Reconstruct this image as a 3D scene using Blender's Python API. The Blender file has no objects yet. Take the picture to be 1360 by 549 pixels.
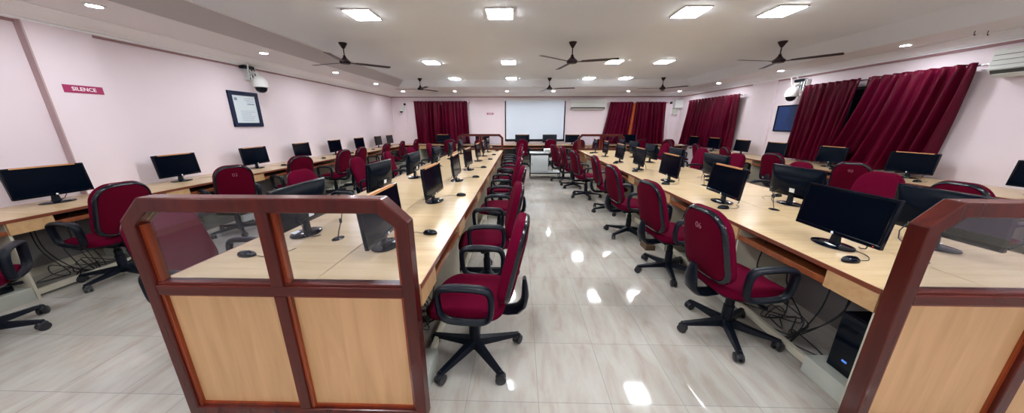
import bpy, bmesh, math, random
from mathutils import Vector, Matrix, Euler
random.seed(7)
PI = math.pi
R = math.radians
C = bpy.context.scene.collection

# ------------------------------------------------------------------ materials
def nmat(name):
    m = bpy.data.materials.new(name); m.use_nodes = True
    nt = m.node_tree
    for n in list(nt.nodes):
        nt.nodes.remove(n)
    out = nt.nodes.new('ShaderNodeOutputMaterial')
    return m, nt, out

def pbr(name, col, rough=0.5, metal=0.0, spec=0.5, noise=0.0, nscale=20.0, bump=0.0, bscale=80.0,
        coat=0.0, sheen=0.0, stretch=None, col2=None):
    m, nt, out = nmat(name)
    b = nt.nodes.new('ShaderNodeBsdfPrincipled')
    b.inputs['Base Color'].default_value = (*col, 1)
    b.inputs['Roughness'].default_value = rough
    b.inputs['Metallic'].default_value = metal
    b.inputs['Specular IOR Level'].default_value = spec
    b.inputs['Coat Weight'].default_value = coat
    b.inputs['Coat Roughness'].default_value = 0.1
    b.inputs['Sheen Weight'].default_value = sheen
    nt.links.new(b.outputs[0], out.inputs[0])
    if noise > 0 or bump > 0:
        tc = nt.nodes.new('ShaderNodeTexCoord')
        mp = nt.nodes.new('ShaderNodeMapping')
        nt.links.new(tc.outputs['Object'], mp.inputs[0])
        if stretch: mp.inputs['Scale'].default_value = stretch
    if noise > 0:
        nz = nt.nodes.new('ShaderNodeTexNoise'); nz.inputs['Scale'].default_value = nscale
        nz.inputs['Detail'].default_value = 6
        nt.links.new(mp.outputs[0], nz.inputs['Vector'])
        mx = nt.nodes.new('ShaderNodeMix'); mx.data_type = 'RGBA'
        c2 = col2 or tuple(c * (1 - noise) for c in col)
        mx.inputs[6].default_value = (*col, 1); mx.inputs[7].default_value = (*c2, 1)
        rp = nt.nodes.new('ShaderNodeValToRGB')
        rp.color_ramp.elements[0].position = 0.35; rp.color_ramp.elements[1].position = 0.68
        nt.links.new(nz.outputs[0], rp.inputs[0]); nt.links.new(rp.outputs[0], mx.inputs[0])
        nt.links.new(mx.outputs[2], b.inputs['Base Color'])
    if bump > 0:
        n2 = nt.nodes.new('ShaderNodeTexNoise'); n2.inputs['Scale'].default_value = bscale
        nt.links.new(mp.outputs[0], n2.inputs['Vector'])
        bp = nt.nodes.new('ShaderNodeBump'); bp.inputs['Strength'].default_value = bump
        bp.inputs['Distance'].default_value = 0.003
        nt.links.new(n2.outputs[0], bp.inputs['Height']); nt.links.new(bp.outputs[0], b.inputs['Normal'])
    return m

def emis(name, col, s):
    m, nt, out = nmat(name)
    e = nt.nodes.new('ShaderNodeEmission'); e.inputs[0].default_value = (*col, 1); e.inputs[1].default_value = s
    nt.links.new(e.outputs[0], out.inputs[0]); return m

def thin_glass(name, tint=(0.86, 0.87, 0.92)):
    m, nt, out = nmat(name)
    t = nt.nodes.new('ShaderNodeBsdfTransparent'); t.inputs[0].default_value = (*tint, 1)
    g = nt.nodes.new('ShaderNodeBsdfGlossy'); g.inputs['Roughness'].default_value = 0.02
    g.inputs[0].default_value = (1, 1, 1, 1)
    lw = nt.nodes.new('ShaderNodeLayerWeight'); lw.inputs[0].default_value = 0.5
    p5 = nt.nodes.new('ShaderNodeMath'); p5.operation = 'POWER'; p5.inputs[1].default_value = 4.0
    nt.links.new(lw.outputs['Facing'], p5.inputs[0])
    f = nt.nodes.new('ShaderNodeMath'); f.operation = 'MULTIPLY_ADD'; f.inputs[1].default_value = 0.9; f.inputs[2].default_value = 0.03
    nt.links.new(p5.outputs[0], f.inputs[0])
    mx = nt.nodes.new('ShaderNodeMixShader')
    nt.links.new(f.outputs[0], mx.inputs[0]); nt.links.new(t.outputs[0], mx.inputs[1]); nt.links.new(g.outputs[0], mx.inputs[2])
    nt.links.new(mx.outputs[0], out.inputs[0]); return m

def floor_mat():
    m, nt, out = nmat('marble_tile')
    b = nt.nodes.new('ShaderNodeBsdfPrincipled'); nt.links.new(b.outputs[0], out.inputs[0])
    tc = nt.nodes.new('ShaderNodeTexCoord')
    mp = nt.nodes.new('ShaderNodeMapping'); mp.inputs['Location'].default_value = (-0.12 + 0.415 * 20, -1.36 + 0.485 * 20, 0)
    nt.links.new(tc.outputs['Object'], mp.inputs[0])
    br = nt.nodes.new('ShaderNodeTexBrick'); br.offset = 0; br.squash = 1
    br.inputs['Scale'].default_value = 1; br.inputs['Brick Width'].default_value = 0.415
    br.inputs['Row Height'].default_value = 0.485; br.inputs['Mortar Size'].default_value = 0.0016
    br.inputs['Mortar Smooth'].default_value = 0.2; br.inputs['Bias'].default_value = 0
    br.inputs['Color1'].default_value = (0.0, 0.0, 0.0, 1); br.inputs['Color2'].default_value = (1, 1, 1, 1)
    br.inputs['Mortar'].default_value = (0.5, 0.5, 0.5, 1)
    nt.links.new(mp.outputs[0], br.inputs['Vector'])
    # veins: stretched noise
    mv = nt.nodes.new('ShaderNodeMapping'); mv.inputs['Scale'].default_value = (4.2, 1.2, 1)
    mv.inputs['Rotation'].default_value = (0, 0, 0.22)
    nt.links.new(tc.outputs['Object'], mv.inputs[0])
    n1 = nt.nodes.new('ShaderNodeTexNoise'); n1.inputs['Scale'].default_value = 2.2; n1.inputs['Detail'].default_value = 9
    n1.inputs['Roughness'].default_value = 0.62; n1.inputs['Distortion'].default_value = 0.5
    nt.links.new(mv.outputs[0], n1.inputs['Vector'])
    rp = nt.nodes.new('ShaderNodeValToRGB')
    e = rp.color_ramp.elements
    e[0].position = 0.28; e[0].color = (0.385, 0.315, 0.27, 1)
    e[1].position = 0.72; e[1].color = (0.51, 0.49, 0.45, 1)
    k = rp.color_ramp.elements.new(0.48); k.color = (0.455, 0.42, 0.375, 1)
    nt.links.new(n1.outputs[0], rp.inputs[0])
    n2 = nt.nodes.new('ShaderNodeTexNoise'); n2.inputs['Scale'].default_value = 1.1; n2.inputs['Detail'].default_value = 3
    nt.links.new(tc.outputs['Object'], n2.inputs['Vector'])
    hs = nt.nodes.new('ShaderNodeMix'); hs.data_type = 'RGBA'; hs.blend_type = 'MULTIPLY'
    hs.inputs[0].default_value = 0.4
    nt.links.new(rp.outputs[0], hs.inputs[6])
    r2 = nt.nodes.new('ShaderNodeValToRGB')
    r2.color_ramp.elements[0].position = 0.35; r2.color_ramp.elements[0].color = (0.74, 0.74, 0.76, 1)
    r2.color_ramp.elements[1].position = 0.65; r2.color_ramp.elements[1].color = (1, 1, 1, 1)
    nt.links.new(n2.outputs[0], r2.inputs[0]); nt.links.new(r2.outputs[0], hs.inputs[7])
    # per tile tone
    mt = nt.nodes.new('ShaderNodeMix'); mt.data_type = 'RGBA'; mt.blend_type = 'MULTIPLY'; mt.inputs[0].default_value = 0.12
    nt.links.new(hs.outputs[2], mt.inputs[6]); nt.links.new(br.outputs['Color'], mt.inputs[7])
    # grout
    mg = nt.nodes.new('ShaderNodeMix'); mg.data_type = 'RGBA'
    nt.links.new(br.outputs['Fac'], mg.inputs[0]); nt.links.new(mt.outputs[2], mg.inputs[6])
    mg.inputs[7].default_value = (0.23, 0.225, 0.21, 1)
    nt.links.new(mg.outputs[2], b.inputs['Base Color'])
    b.inputs['Roughness'].default_value = 0.065
    b.inputs['Specular IOR Level'].default_value = 0.45
    bp = nt.nodes.new('ShaderNodeBump'); bp.inputs['Strength'].default_value = 0.3; bp.inputs['Distance'].default_value = 0.002
    bp.invert = True
    nt.links.new(br.outputs['Fac'], bp.inputs['Height']); nt.links.new(bp.outputs[0], b.inputs['Normal'])
    return m

def wood(name, c1, c2, axis=1, rough=0.35, scale=3.0, coat=0.0, spec=0.5):
    m, nt, out = nmat(name)
    b = nt.nodes.new('ShaderNodeBsdfPrincipled'); nt.links.new(b.outputs[0], out.inputs[0])
    tc = nt.nodes.new('ShaderNodeTexCoord'); mp = nt.nodes.new('ShaderNodeMapping')
    s = [9.0, 9.0, 9.0]; s[axis] = 0.8
    mp.inputs['Scale'].default_value = s
    nt.links.new(tc.outputs['Object'], mp.inputs[0])
    n = nt.nodes.new('ShaderNodeTexNoise'); n.inputs['Scale'].default_value = scale; n.inputs['Detail'].default_value = 8
    n.inputs['Distortion'].default_value = 0.6
    nt.links.new(mp.outputs[0], n.inputs['Vector'])
    r = nt.nodes.new('ShaderNodeValToRGB')
    r.color_ramp.elements[0].position = 0.3; r.color_ramp.elements[0].color = (*c2, 1)
    r.color_ramp.elements[1].position = 0.65; r.color_ramp.elements[1].color = (*c1, 1)
    nt.links.new(n.outputs[0], r.inputs[0]); nt.links.new(r.outputs[0], b.inputs['Base Color'])
    b.inputs['Roughness'].default_value = rough; b.inputs['Coat Weight'].default_value = coat
    b.inputs['Coat Roughness'].default_value = 0.08; b.inputs['Specular IOR Level'].default_value = spec
    return m

M = {}
M['wall'] = pbr('pink_wall_paint', (0.80, 0.695, 0.74), 0.55, noise=0.03, nscale=1.5)
M['ceiling'] = pbr('ceiling_paint', (0.78, 0.81, 0.86), 0.7, noise=0.03, nscale=1.2)
M['soffit'] = pbr('soffit_paint', (0.80, 0.775, 0.79), 0.6)
M['cornice'] = pbr('cornice_paint', (0.93, 0.93, 0.95), 0.4)
M['redline'] = pbr('dull_red_line', (0.36, 0.20, 0.21), 0.6)  # dull red line drawn under the cornice
M['floor'] = floor_mat()
M['band'] = pbr('grey_left_slope', (0.50, 0.47, 0.49), 0.6)
M['shell'] = pbr('monitor_shell_plastic', (0.002, 0.004, 0.009), 0.25, spec=0.05)
M['side_shade'] = pbr('pilaster_side_shade', (0.46, 0.33, 0.34), 0.6)
M['fabric'] = pbr('maroon_fabric', (0.102, 0.0013, 0.0165), 0.9, spec=0.04, bump=0.4, bscale=500, sheen=0.0, noise=0.12, nscale=60)
M['fabric_rear'] = pbr('maroon_rear_fabric', (0.088, 0.001, 0.0115), 0.9, spec=0.05, bump=0.4, bscale=500, sheen=0.0, noise=0.12, nscale=60)
M['black'] = pbr('black_plastic', (0.0035, 0.0055, 0.011), 0.38, spec=0.2)
M['gloss'] = pbr('glossy_black', (0.002, 0.004, 0.009), 0.10, spec=0.28)
M['rim'] = pbr('rim_black_plastic', (0.004, 0.006, 0.011), 0.18, spec=0.4, bump=0.8, bscale=28)
M['screen'] = pbr('monitor_screen', (0.001, 0.003, 0.008), 0.14, spec=0.08)
M['caster'] = pbr('caster_rubber', (0.01, 0.011, 0.015), 0.4)
M['chrome'] = pbr('chrome', (0.6, 0.6, 0.62), 0.2, metal=1.0)
M['lam'] = wood('light_maple_laminate', (0.60, 0.445, 0.265), (0.51, 0.365, 0.205), 1, 0.24, 2.0)
M['lamx'] = wood('light_maple_laminate_cross', (0.60, 0.445, 0.265), (0.51, 0.365, 0.205), 0, 0.24, 2.0)
M['block'] = wood('drawer_front_laminate', (0.60, 0.38, 0.19), (0.50, 0.30, 0.14), 1, 0.35, 2.0)
M['edge'] = pbr('red_brown_edge', (0.20, 0.055, 0.028), 0.3)
M['tray'] = wood('tray_lipping', (0.33, 0.10, 0.035), (0.22, 0.06, 0.022), 1, 0.3, 2.0)
M['side'] = pbr('cream_side_panel', (0.62, 0.58, 0.46), 0.5, noise=0.08, nscale=5)
M['plinth'] = pbr('pale_plinth_paint', (0.50, 0.52, 0.46), 0.5, noise=0.12, nscale=7)
M['backp'] = pbr('grey_modesty_panel', (0.22, 0.20, 0.20), 0.6, noise=0.1, nscale=4)
M['mahog'] = wood('mahogany_varnish', (0.085, 0.010, 0.006), (0.045, 0.006, 0.005), 2, 0.27, 1.5, coat=0.08, spec=0.3)
M['mahogx'] = wood('mahogany_varnish_cross', (0.085, 0.010, 0.006), (0.045, 0.006, 0.005), 0, 0.27, 1.5, coat=0.08, spec=0.3)
M['bead'] = wood('mahogany_inner_bead', (0.27, 0.042, 0.009), (0.16, 0.024, 0.008), 2, 0.25, 1.5, coat=0.3)
M['ply'] = wood('partition_ply', (0.60, 0.36, 0.175), (0.50, 0.29, 0.13), 2, 0.4, 2.2)
M['glass'] = thin_glass('thin_clear_glass')
M['curtain'] = pbr('maroon_satin', (0.105, 0.0016, 0.018), 0.30, spec=0.14, sheen=0.0, noise=0.30, nscale=3, stretch=(1, 1, 0.3))
M['orange'] = pbr('orange_cloth', (0.50, 0.10, 0.02), 0.7)
M['rod'] = pbr('steel_rod', (0.62, 0.62, 0.65), 0.25, metal=1.0)
M['wframe'] = pbr('dark_window_frame', (0.03, 0.03, 0.035), 0.4)
M['nightglass'] = pbr('night_window_glass', (0.006, 0.008, 0.014), 0.05, spec=0.6)
M['fan'] = pbr('brown_fan_enamel', (0.014, 0.005, 0.007), 0.4, spec=0.25)
M['white'] = pbr('white_plastic', (0.74, 0.76, 0.74), 0.35)
M['acw'] = pbr('air_conditioner_white', (0.70, 0.73, 0.70), 0.4)
M['acg'] = pbr('air_conditioner_grille', (0.06, 0.06, 0.055), 0.5)
M['navy'] = pbr('navy_frame', (0.005, 0.012, 0.045), 0.3, spec=0.25)
M['navyboard'] = pbr('blue_felt_board', (0.006, 0.035, 0.15), 0.35, noise=0.15, nscale=9)
M['paper'] = pbr('certificate_paper', (0.66, 0.74, 0.78), 0.4)
M['ink'] = pbr('certificate_ink', (0.22, 0.28, 0.40), 0.6)
M['sign'] = pbr('maroon_sign_board', (0.36, 0.012, 0.10), 0.35)
M['signtxt'] = pbr('sign_lettering', (0.9, 0.82, 0.88), 0.4)
M['chairnum'] = pbr('chair_number_paint', (0.36, 0.14, 0.18), 0.7)
M['pscreen'] = pbr('projection_fabric', (0.66, 0.74, 0.84), 0.7)
M['sticker'] = pbr('white_sticker', (0.75, 0.78, 0.80), 0.5)
M['bezel_glint'] = pbr('orange_bezel_reflection', (0.62, 0.27, 0.10), 0.35)
M['lamp'] = emis('lamp_diffuser', (0.93, 0.97, 1.0), 36.0)
M['down'] = emis('downlight_diffuser', (0.93, 0.96, 1.0), 190.0)
M['lampframe'] = pbr('lamp_frame', (0.35, 0.32, 0.30), 0.4)
M['led'] = emis('red_power_led', (1.0, 0.08, 0.03), 1.2)
M['blueled'] = emis('blue_badge_light', (0.12, 0.3, 1.0), 0.35)
M['trolleyw'] = pbr('trolley_white_board', (0.58, 0.62, 0.63), 0.4)
M['boxcard'] = pbr('brown_wood_block', (0.12, 0.07, 0.035), 0.6)
M['cable'] = pbr('black_cable', (0.01, 0.011, 0.014), 0.45)
M['wcable'] = pbr('white_conduit', (0.68, 0.68, 0.68), 0.4)

# ------------------------------------------------------------------ mesh helpers
class MB:
    def __init__(s): s.bm = bmesh.new()
    def box(s, x0, x1, y0, y1, z0, z1, bev=0.0, mat=None):
        bm = bmesh.new()
        bmesh.ops.create_cube(bm, size=1)
        for v in bm.verts:
            v.co = Vector(((x0 + x1) / 2 + v.co.x * (x1 - x0), (y0 + y1) / 2 + v.co.y * (y1 - y0), (z0 + z1) / 2 + v.co.z * (z1 - z0)))
        if bev > 0:
            bmesh.ops.bevel(bm, geom=bm.edges[:], offset=bev, segments=2, affect='EDGES', profile=0.5)
        s._add(bm, mat); return s
    def _add(s, bm, mat=None):
        if mat is not None: bmesh.ops.transform(bm, matrix=mat, verts=bm.verts[:])
        me = bpy.data.meshes.new('t'); bm.to_mesh(me); bm.free()
        s.bm.from_mesh(me); bpy.data.meshes.remove(me)
    def lathe(s, prof, seg=20, origin=(0, 0, 0), axis='Z', mat=None):
        bm = bmesh.new(); rings = []
        for r, z in prof:
            if r < 1e-6: rings.append([bm.verts.new((0, 0, z))])
            else: rings.append([bm.verts.new((r * math.cos(2 * PI * k / seg), r * math.sin(2 * PI * k / seg), z)) for k in range(seg)])
        for a, b in zip(rings, rings[1:]):
            for k in range(seg):
                q = [a[k % len(a)], a[(k + 1) % len(a)], b[(k + 1) % len(b)], b[k % len(b)]]
                u = []
                for v in q:
                    if v not in u: u.append(v)
                if len(u) > 2: bm.faces.new(u)
        for rg, flip in ((rings[0], True), (rings[-1], False)):
            if len(rg) > 1:
                try: bm.faces.new(rg[::-1] if flip else rg)
                except ValueError: pass
        m = Matrix.Identity(4)
        if axis == 'X': m = Matrix.Rotation(PI / 2, 4, 'Y')
        if axis == 'Y': m = Matrix.Rotation(-PI / 2, 4, 'X')
        m = Matrix.Translation(origin) @ m
        if mat is not None: m = mat @ m
        s._add(bm, m); return s
    def tube(s, pts, r=0.01, seg=8, closed=False, sx=1.0, up=None, mat=None):
        """sweep an ellipse (r*sx wide sideways, r high) along pts; r may be a list"""
        pts = [Vector(p) for p in pts]; n = len(pts)
        bm = bmesh.new(); rings = []; ref = Vector(up) if up else None
        prev = None
        for i, p in enumerate(pts):
            if closed: t = pts[(i + 1) % n] - pts[i - 1]
            else: t = pts[min(i + 1, n - 1)] - pts[max(i - 1, 0)]
            t.normalize()
            if ref is not None: side = ref.normalized()
            else:
                if prev is None:
                    a = Vector((0, 0, 1)) if abs(t.z) < 0.9 else Vector((1, 0, 0))
                    side = t.cross(a).normalized()
                else:
                    side = (prev - t * prev.dot(t)).normalized()
                prev = side
            nrm = side.cross(t).normalized()
            rr = r[i] if isinstance(r, (list, tuple)) else r
            rings.append([bm.verts.new(p + side * (math.cos(2 * PI * k / seg) * rr * sx) + nrm * (math.sin(2 * PI * k / seg) * rr)) for k in range(seg)])
        rng = range(n) if closed else range(n - 1)
        for i in rng:
            a, b = rings[i], rings[(i + 1) % n]
            for k in range(seg):
                bm.faces.new((a[k], a[(k + 1) % seg], b[(k + 1) % seg], b[k]))
        if not closed:
            bm.faces.new(rings[0][::-1]); bm.faces.new(rings[-1])
        bmesh.ops.recalc_face_normals(bm, faces=bm.faces[:])
        s._add(bm, mat); return s
    def prism(s, poly, h0, h1, plane='XY', mat=None, bev=0):
        """extrude a 2D polygon; plane XY -> z, XZ -> y, YZ -> x"""
        bm = bmesh.new()
        def P(a, b, h):
            return (a, b, h) if plane == 'XY' else ((a, h, b) if plane == 'XZ' else (h, a, b))
        lo = [bm.verts.new(P(a, b, h0)) for a, b in poly]; hi = [bm.verts.new(P(a, b, h1)) for a, b in poly]
        bm.faces.new(lo[::-1]); bm.faces.new(hi)
        n = len(poly)
        for k in range(n): bm.faces.new((lo[k], lo[(k + 1) % n], hi[(k + 1) % n], hi[k]))
        bmesh.ops.recalc_face_normals(bm, faces=bm.faces[:])
        if bev > 0: bmesh.ops.bevel(bm, geom=bm.edges[:], offset=bev, segments=2, affect='EDGES', profile=0.5)
        s._add(bm, mat); return s
    def loft(s, rings, cap=(True, True), mat=None):
        bm = bmesh.new()
        vr = [[bm.verts.new(p) for p in rg] for rg in rings]
        n = len(vr[0])
        for a, b in zip(vr, vr[1:]):
            for k in range(n): bm.faces.new((a[k], a[(k + 1) % n], b[(k + 1) % n], b[k]))
        for rg, c in ((vr[0], cap[0]), (vr[-1], cap[1])):
            if c:
                ctr = Vector((0, 0, 0))
                for v in rg: ctr += v.co
                cv = bm.verts.new(ctr / n)
                for k in range(n): bm.faces.new((rg[k], rg[(k + 1) % n], cv))
        bmesh.ops.recalc_face_normals(bm, faces=bm.faces[:])
        s._add(bm, mat); return s
    def build(s, name, mat, parent=None, smooth=False, loc=None, rot=None):
        me = bpy.data.meshes.new(name)
        bmesh.ops.recalc_face_normals(s.bm, faces=s.bm.faces[:])
        s.bm.to_mesh(me); s.bm.free()
        me.materials.append(mat)
        if smooth:
            for p in me.polygons: p.use_smooth = True
            if hasattr(me, 'set_sharp_from_angle'): me.set_sharp_from_angle(angle=R(40))
        o = bpy.data.objects.new(name, me); C.objects.link(o)
        if parent: o.parent = parent
        if loc: o.location = loc
        if rot: o.rotation_euler = rot
        return o

def tag(o, label=None, cat=None, group=None, kind=None):
    if label: o['label'] = label
    if cat: o['category'] = cat
    if group: o['group'] = group
    if kind: o['kind'] = kind
    return o
def thing(name, label, cat, loc=(0, 0, 0), rz=0, group=None):
    o = bpy.data.objects.new(name, None); C.objects.link(o); o.empty_display_size = 0.1
    o.location = loc; o.rotation_euler = (0, 0, rz)
    return tag(o, label, cat, group)
def struct(name, mb, mat, smooth=False):
    return tag(mb.build(name, mat, smooth=smooth), kind='structure')
def kids(o): return [c for c in bpy.data.objects if c.parent == o]
def copy_tree(o, parent=None, skip=()):
    c = o.copy(); C.objects.link(c); c.parent = parent
    for ch in kids(o):
        if ch.name.split('.')[0] in skip: continue
        copy_tree(ch, c, skip)
    return c
def text_part(name, txt, size, mat, parent, loc, rot, ext=0.0008, bold=0.0, sx=1.0, align='CENTER'):
    cu = bpy.data.curves.new(name, 'FONT'); cu.body = txt; cu.size = size; cu.extrude = ext
    cu.offset = bold; cu.align_x = align; cu.align_y = 'CENTER'
    t = bpy.data.objects.new(name + '_c', cu); C.objects.link(t)
    dg = bpy.context.evaluated_depsgraph_get()
    me = bpy.data.meshes.new_from_object(t.evaluated_get(dg))
    bpy.data.objects.remove(t); bpy.data.curves.remove(cu)
    me.materials.clear(); me.materials.append(mat)
    o = bpy.data.objects.new(name, me); C.objects.link(o); o.parent = parent
    o.location = loc; o.rotation_euler = rot; o.scale = (sx, 1, 1)
    return o
def rrect(w, h, r, n=6, top_r=None, taper=0.0):
    """rounded rectangle outline centred on 0, list of (a,b)"""
    tr = top_r or r; pts = []
    for (cx, cy, rr, a0) in ((w / 2 - tr, h / 2 - tr, tr, 0), (-w / 2 + tr, h / 2 - tr, tr, 90), (-w / 2 + r, -h / 2 + r, r, 180), (w / 2 - r, -h / 2 + r, r, 270)):
        for k in range(n + 1):
            a = R(a0 + 90 * k / n)
            pts.append((cx + rr * math.cos(a), cy + rr * math.sin(a)))
    return [(x * (1 - taper * (y / h + 0.5)), y) for x, y in pts]
ORD = ['nearest', 'second', 'third', 'fourth', 'fifth', 'sixth', 'seventh', 'eighth', 'ninth', 'tenth']

# ------------------------------------------------------------------ room
XL, XR, YF, YB = -5.10, 6.28, 12.42, -3.2
ZC, ZS, ZK = 2.81, 2.66, 2.56           # ceiling, soffit, cornice foot
struct('floor', MB().box(XL - .2, XR + .2, YB - .2, YF + .2, -0.12, 0.0), M['floor'])
struct('wall_left', MB().box(XL - .15, XL, YB, YF, 0, 3.0).box(XL - .01, XL + .07, 3.28, 3.80, .756, ZK), M['wall'])
struct('wall_right', MB().box(XR, XR + .15, YB, YF, 0, 3.0).box(XR - .05, XR + .01, 7.92, 8.72, .756, ZK), M['wall'])
struct('wall_far', MB().box(XL - .15, XR + .15, YF, YF + .15, 0, 3.0).box(-1.40, -1.33, YF - .03, YF + .01, .756, ZK)
       .box(-4.55, -4.50, YF - .025, YF + .01, 0.8, 2.25).box(5.86, 5.90, YF - .025, YF + .01, .756, ZK).box(6.16, 6.19, YF - .03, YF + .01, 0.8, ZK), M['wall'])
struct('wall_back', MB().box(XL - .15, XR + .15, YB - .15, YB, 0, 3.0), M['wall'])
struct('ceiling', MB().box(XL - .15, XR + .15, YB - .15, YF + .15, ZC, ZC + .12), M['ceiling'])
# lowered border round the raised middle, with sloping edges
LT, LB, RT, RB, FT, FB, BT, BB = -3.52, -3.86, 4.88, 5.33, 9.62, 10.1, -2.3, -2.6
struct('trim_1', MB().prism([(XL, ZS), (LB, ZS), (LB, ZC), (XL, ZC)], YB, YF, 'XZ'), M['soffit'])
struct('trim_2', MB().prism([(RB, ZS), (XR, ZS), (XR, ZC), (RB, ZC)], YB, YF, 'XZ'), M['soffit'])
struct('trim_3', MB().box(LB, RB, FB, YF, ZS, ZC), M['soffit'])
struct('trim_4', MB().box(LB, RB, YB, BB, ZS, ZC), M['soffit'])
struct('trim_11', MB().loft([[(LB, y, ZS), (LT, yt, ZC), (LB, y, ZC)] for y, yt in ((BB, BT), (FB, FT))]), M['band'])  # left slope, drawn greyer than the right and far slopes
struct('trim_13', MB().loft([[(RB, y, ZS), (RB, y, ZC), (RT, yt, ZC)] for y, yt in ((BB, BT), (FB, FT))]), M['ceiling'])
struct('trim_14', MB().loft([[(x, FB, ZS), (x, FB, ZC), (xt, FT, ZC)] for x, xt in ((LB, LT), (RB, RT))]), M['ceiling'])
struct('trim_15', MB().box(LT - .01, LT + .012, BT, FT, ZC - .012, ZC + .01), M['soffit'])
def cove(P):
    return [(0, ZK), (.16 * P, ZK), (.16 * P, ZK + .018), (.30 * P, ZK + .022), (.34 * P, ZK + .038), (.52 * P, ZK + .048), (.68 * P, ZK + .066), (.78 * P, ZK + .082), (.80 * P, ZK + .088), (1.0 * P, ZK + .092), (1.0 * P, ZS + .001), (0, ZS + .001)]
struct('trim_5', MB().prism([(XL + d, z) for d, z in cove(.42)], YB, YF, 'XZ'), M['cornice'])
struct('trim_6', MB().prism([(XR - d, z) for d, z in cove(.32)], YB, YF, 'XZ'), M['cornice'])
struct('trim_7', MB().prism([(YF - d, z) for d, z in cove(.42)], XL, XR, 'YZ'), M['cornice'])
struct('trim_8', MB().box(XL, XL + .02, YB, 3.268, ZK - .025, ZK).box(XL, XL + .012, 3.80, YF, ZK - .025, ZK), M['redline'])
struct('trim_9', MB().box(XR - .035, XR, YB, YF, ZK - .03, ZK), M['redline'])
struct('trim_10', MB().box(XL, XR, YF - .035, YF, ZK - .03, ZK), M['redline'])
struct('trim_12', MB().box(XL, XL + .073, 3.268, 3.281, .756, ZK), M['side_shade'])  # thin mauve strip painting in the shade of the pilaster's side face
struct('baseboard_left', MB().box(XL, XL + .015, YB, YF, 0, 0.1), M['side'])
struct('baseboard_right', MB().box(XR - .015, XR, YB, YF, 0, 0.1), M['side'])
struct('baseboard_far', MB().box(XL, XR, YF - .015, YF, 0, 0.1), M['side'])

def window(n, side, a0, a1, z0, z1):
    """window unit on a wall: dark frame with mullions and night-dark panes"""
    e = bpy.data.objects.new('window_%d' % n, None); C.objects.link(e); e['kind'] = 'structure'
    f = MB(); g = MB(); w = 0.05
    def B(mb, a, b, zz0, zz1, d0, d1):
        if side == 'right': mb.box(XR - d1, XR - d0, a, b, zz0, zz1)
        else: mb.box(a, b, YF - d1, YF - d0, zz0, zz1)
    B(f, a0, a1, z0, z0 + w, 0, .03); B(f, a0, a1, z1 - w, z1, 0, .03)
    k = max(2, round((a1 - a0) / 0.7)); 
    for i in range(k + 1):
        c = a0 + (a1 - a0 - w) * i / k; B(f, c, c + w, z0, z1, 0, .03)
    B(g, a0 + w / 2, a1 - w / 2, z0 + w / 2, z1 - w / 2, 0.004, .014)
    f.build('window_frame', M['wframe'], e); g.build('window_pane', M['nightglass'], e)
window(1, 'right', 4.75, 6.85, 0.95, 2.2)
window(2, 'right', 9.25, 11.3, 0.95, 2.2)
window(3, 'far', -4.0, -2.2, 0.95, 2.25)
window(4, 'far', 3.75, 5.45, 0.95, 2.2)

# ------------------------------------------------------------------ curtains
def curtain(label, side, a0, a1, b0, b1, z0, z1, folds, seed, amp=0.085, off=0.15, mat='curtain', name='curtain', group='maroon curtains'):
    """a0,a1 top extents; b0,b1 bottom extents along the wall"""
    rnd = random.Random(seed)
    nu, nv = folds * 10, 26
    ph = [rnd.uniform(-1.8, 1.8) for _ in range(folds + 2)]
    am = [rnd.uniform(.35, 1.35) for _ in range(folds + 2)]
    bm = bmesh.new(); grid = []
    for j in range(nv + 1):
        t = j / nv; row = []                     # t=0 top
        for i in range(nu + 1):
            u = i / nu; f = u * folds; k = int(f); fr = f - k
            A = am[min(k, folds)] * (1 - fr) + am[min(k + 1, folds + 1)] * fr
            P = ph[min(k, folds)] * (1 - fr) + ph[min(k + 1, folds + 1)] * fr
            a = a0 + (a1 - a0) * u; b = b0 + (b1 - b0) * u
            pos = a + (b - a) * (t ** 1.3)
            A2 = min(1.0, A); w = amp * A * (0.45 + 0.75 * t)
            if t < 0.07: w *= 0.55 + 3 * abs(t - 0.05)
            s_ = math.sin(2 * PI * f + P * (0.6 + t))
            d = off + w * (s_ + 0.35 * math.sin(4 * PI * f + P * 3 * t))
            pos += 0.35 * (a1 - a0) / folds * math.cos(2 * PI * f + P) * 0.45 * t * A2
            z = z1 + (z0 - z1) * t
            if j == 0: z += 0.004 * math.sin(2 * PI * f)
            row.append(bm.verts.new((XR - d, pos, z) if side == 'right' else (pos, YF - d, z)))
        grid.append(row)
    for j in range(nv):
        for i in range(nu):
            bm.faces.new((grid[j][i], grid[j][i + 1], grid[j + 1][i + 1], grid[j + 1][i]))
    me = bpy.data.meshes.new(name); bm.to_mesh(me); bm.free(); me.materials.append(M[mat])
    for p in me.polygons: p.use_smooth = True
    o = bpy.data.objects.new(name, me); C.objects.link(o)
    s = o.modifiers.new('s', 'SOLIDIFY'); s.thickness = 0.004
    return tag(o, label, 'curtain', group)
curtain('maroon satin curtain of the large right window, its panel nearest the air conditioner', 'right', 4.52, 5.83, 4.68, 6.25, 0.79, 2.335, 9, 3)
curtain('maroon satin curtain of the large right window, panel beside the blue notice board', 'right', 5.93, 7.02, 6.1, 7.08, 0.79, 2.335, 8, 5)
curtain('wide dark maroon curtain on the right wall beyond the blue board', 'right', 9.0, 11.62, 9.02, 11.78, 0.79, 2.35, 15, 8)
curtain('closed maroon curtain on the far wall left of the projection screen, its left half', 'far', -4.15, -3.08, -4.1, -3.12, 0.76, 2.39, 7, 11)
curtain('closed maroon curtain on the far wall left of the projection screen, its right half', 'far', -3.06, -2.05, -3.08, -1.98, 0.76, 2.39, 7, 12)
curtain('maroon far wall curtain next to the wall air conditioner, left of the orange strip', 'far', 3.50, 4.38, 3.20, 4.24, 0.76, 2.35, 7, 13)
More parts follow.
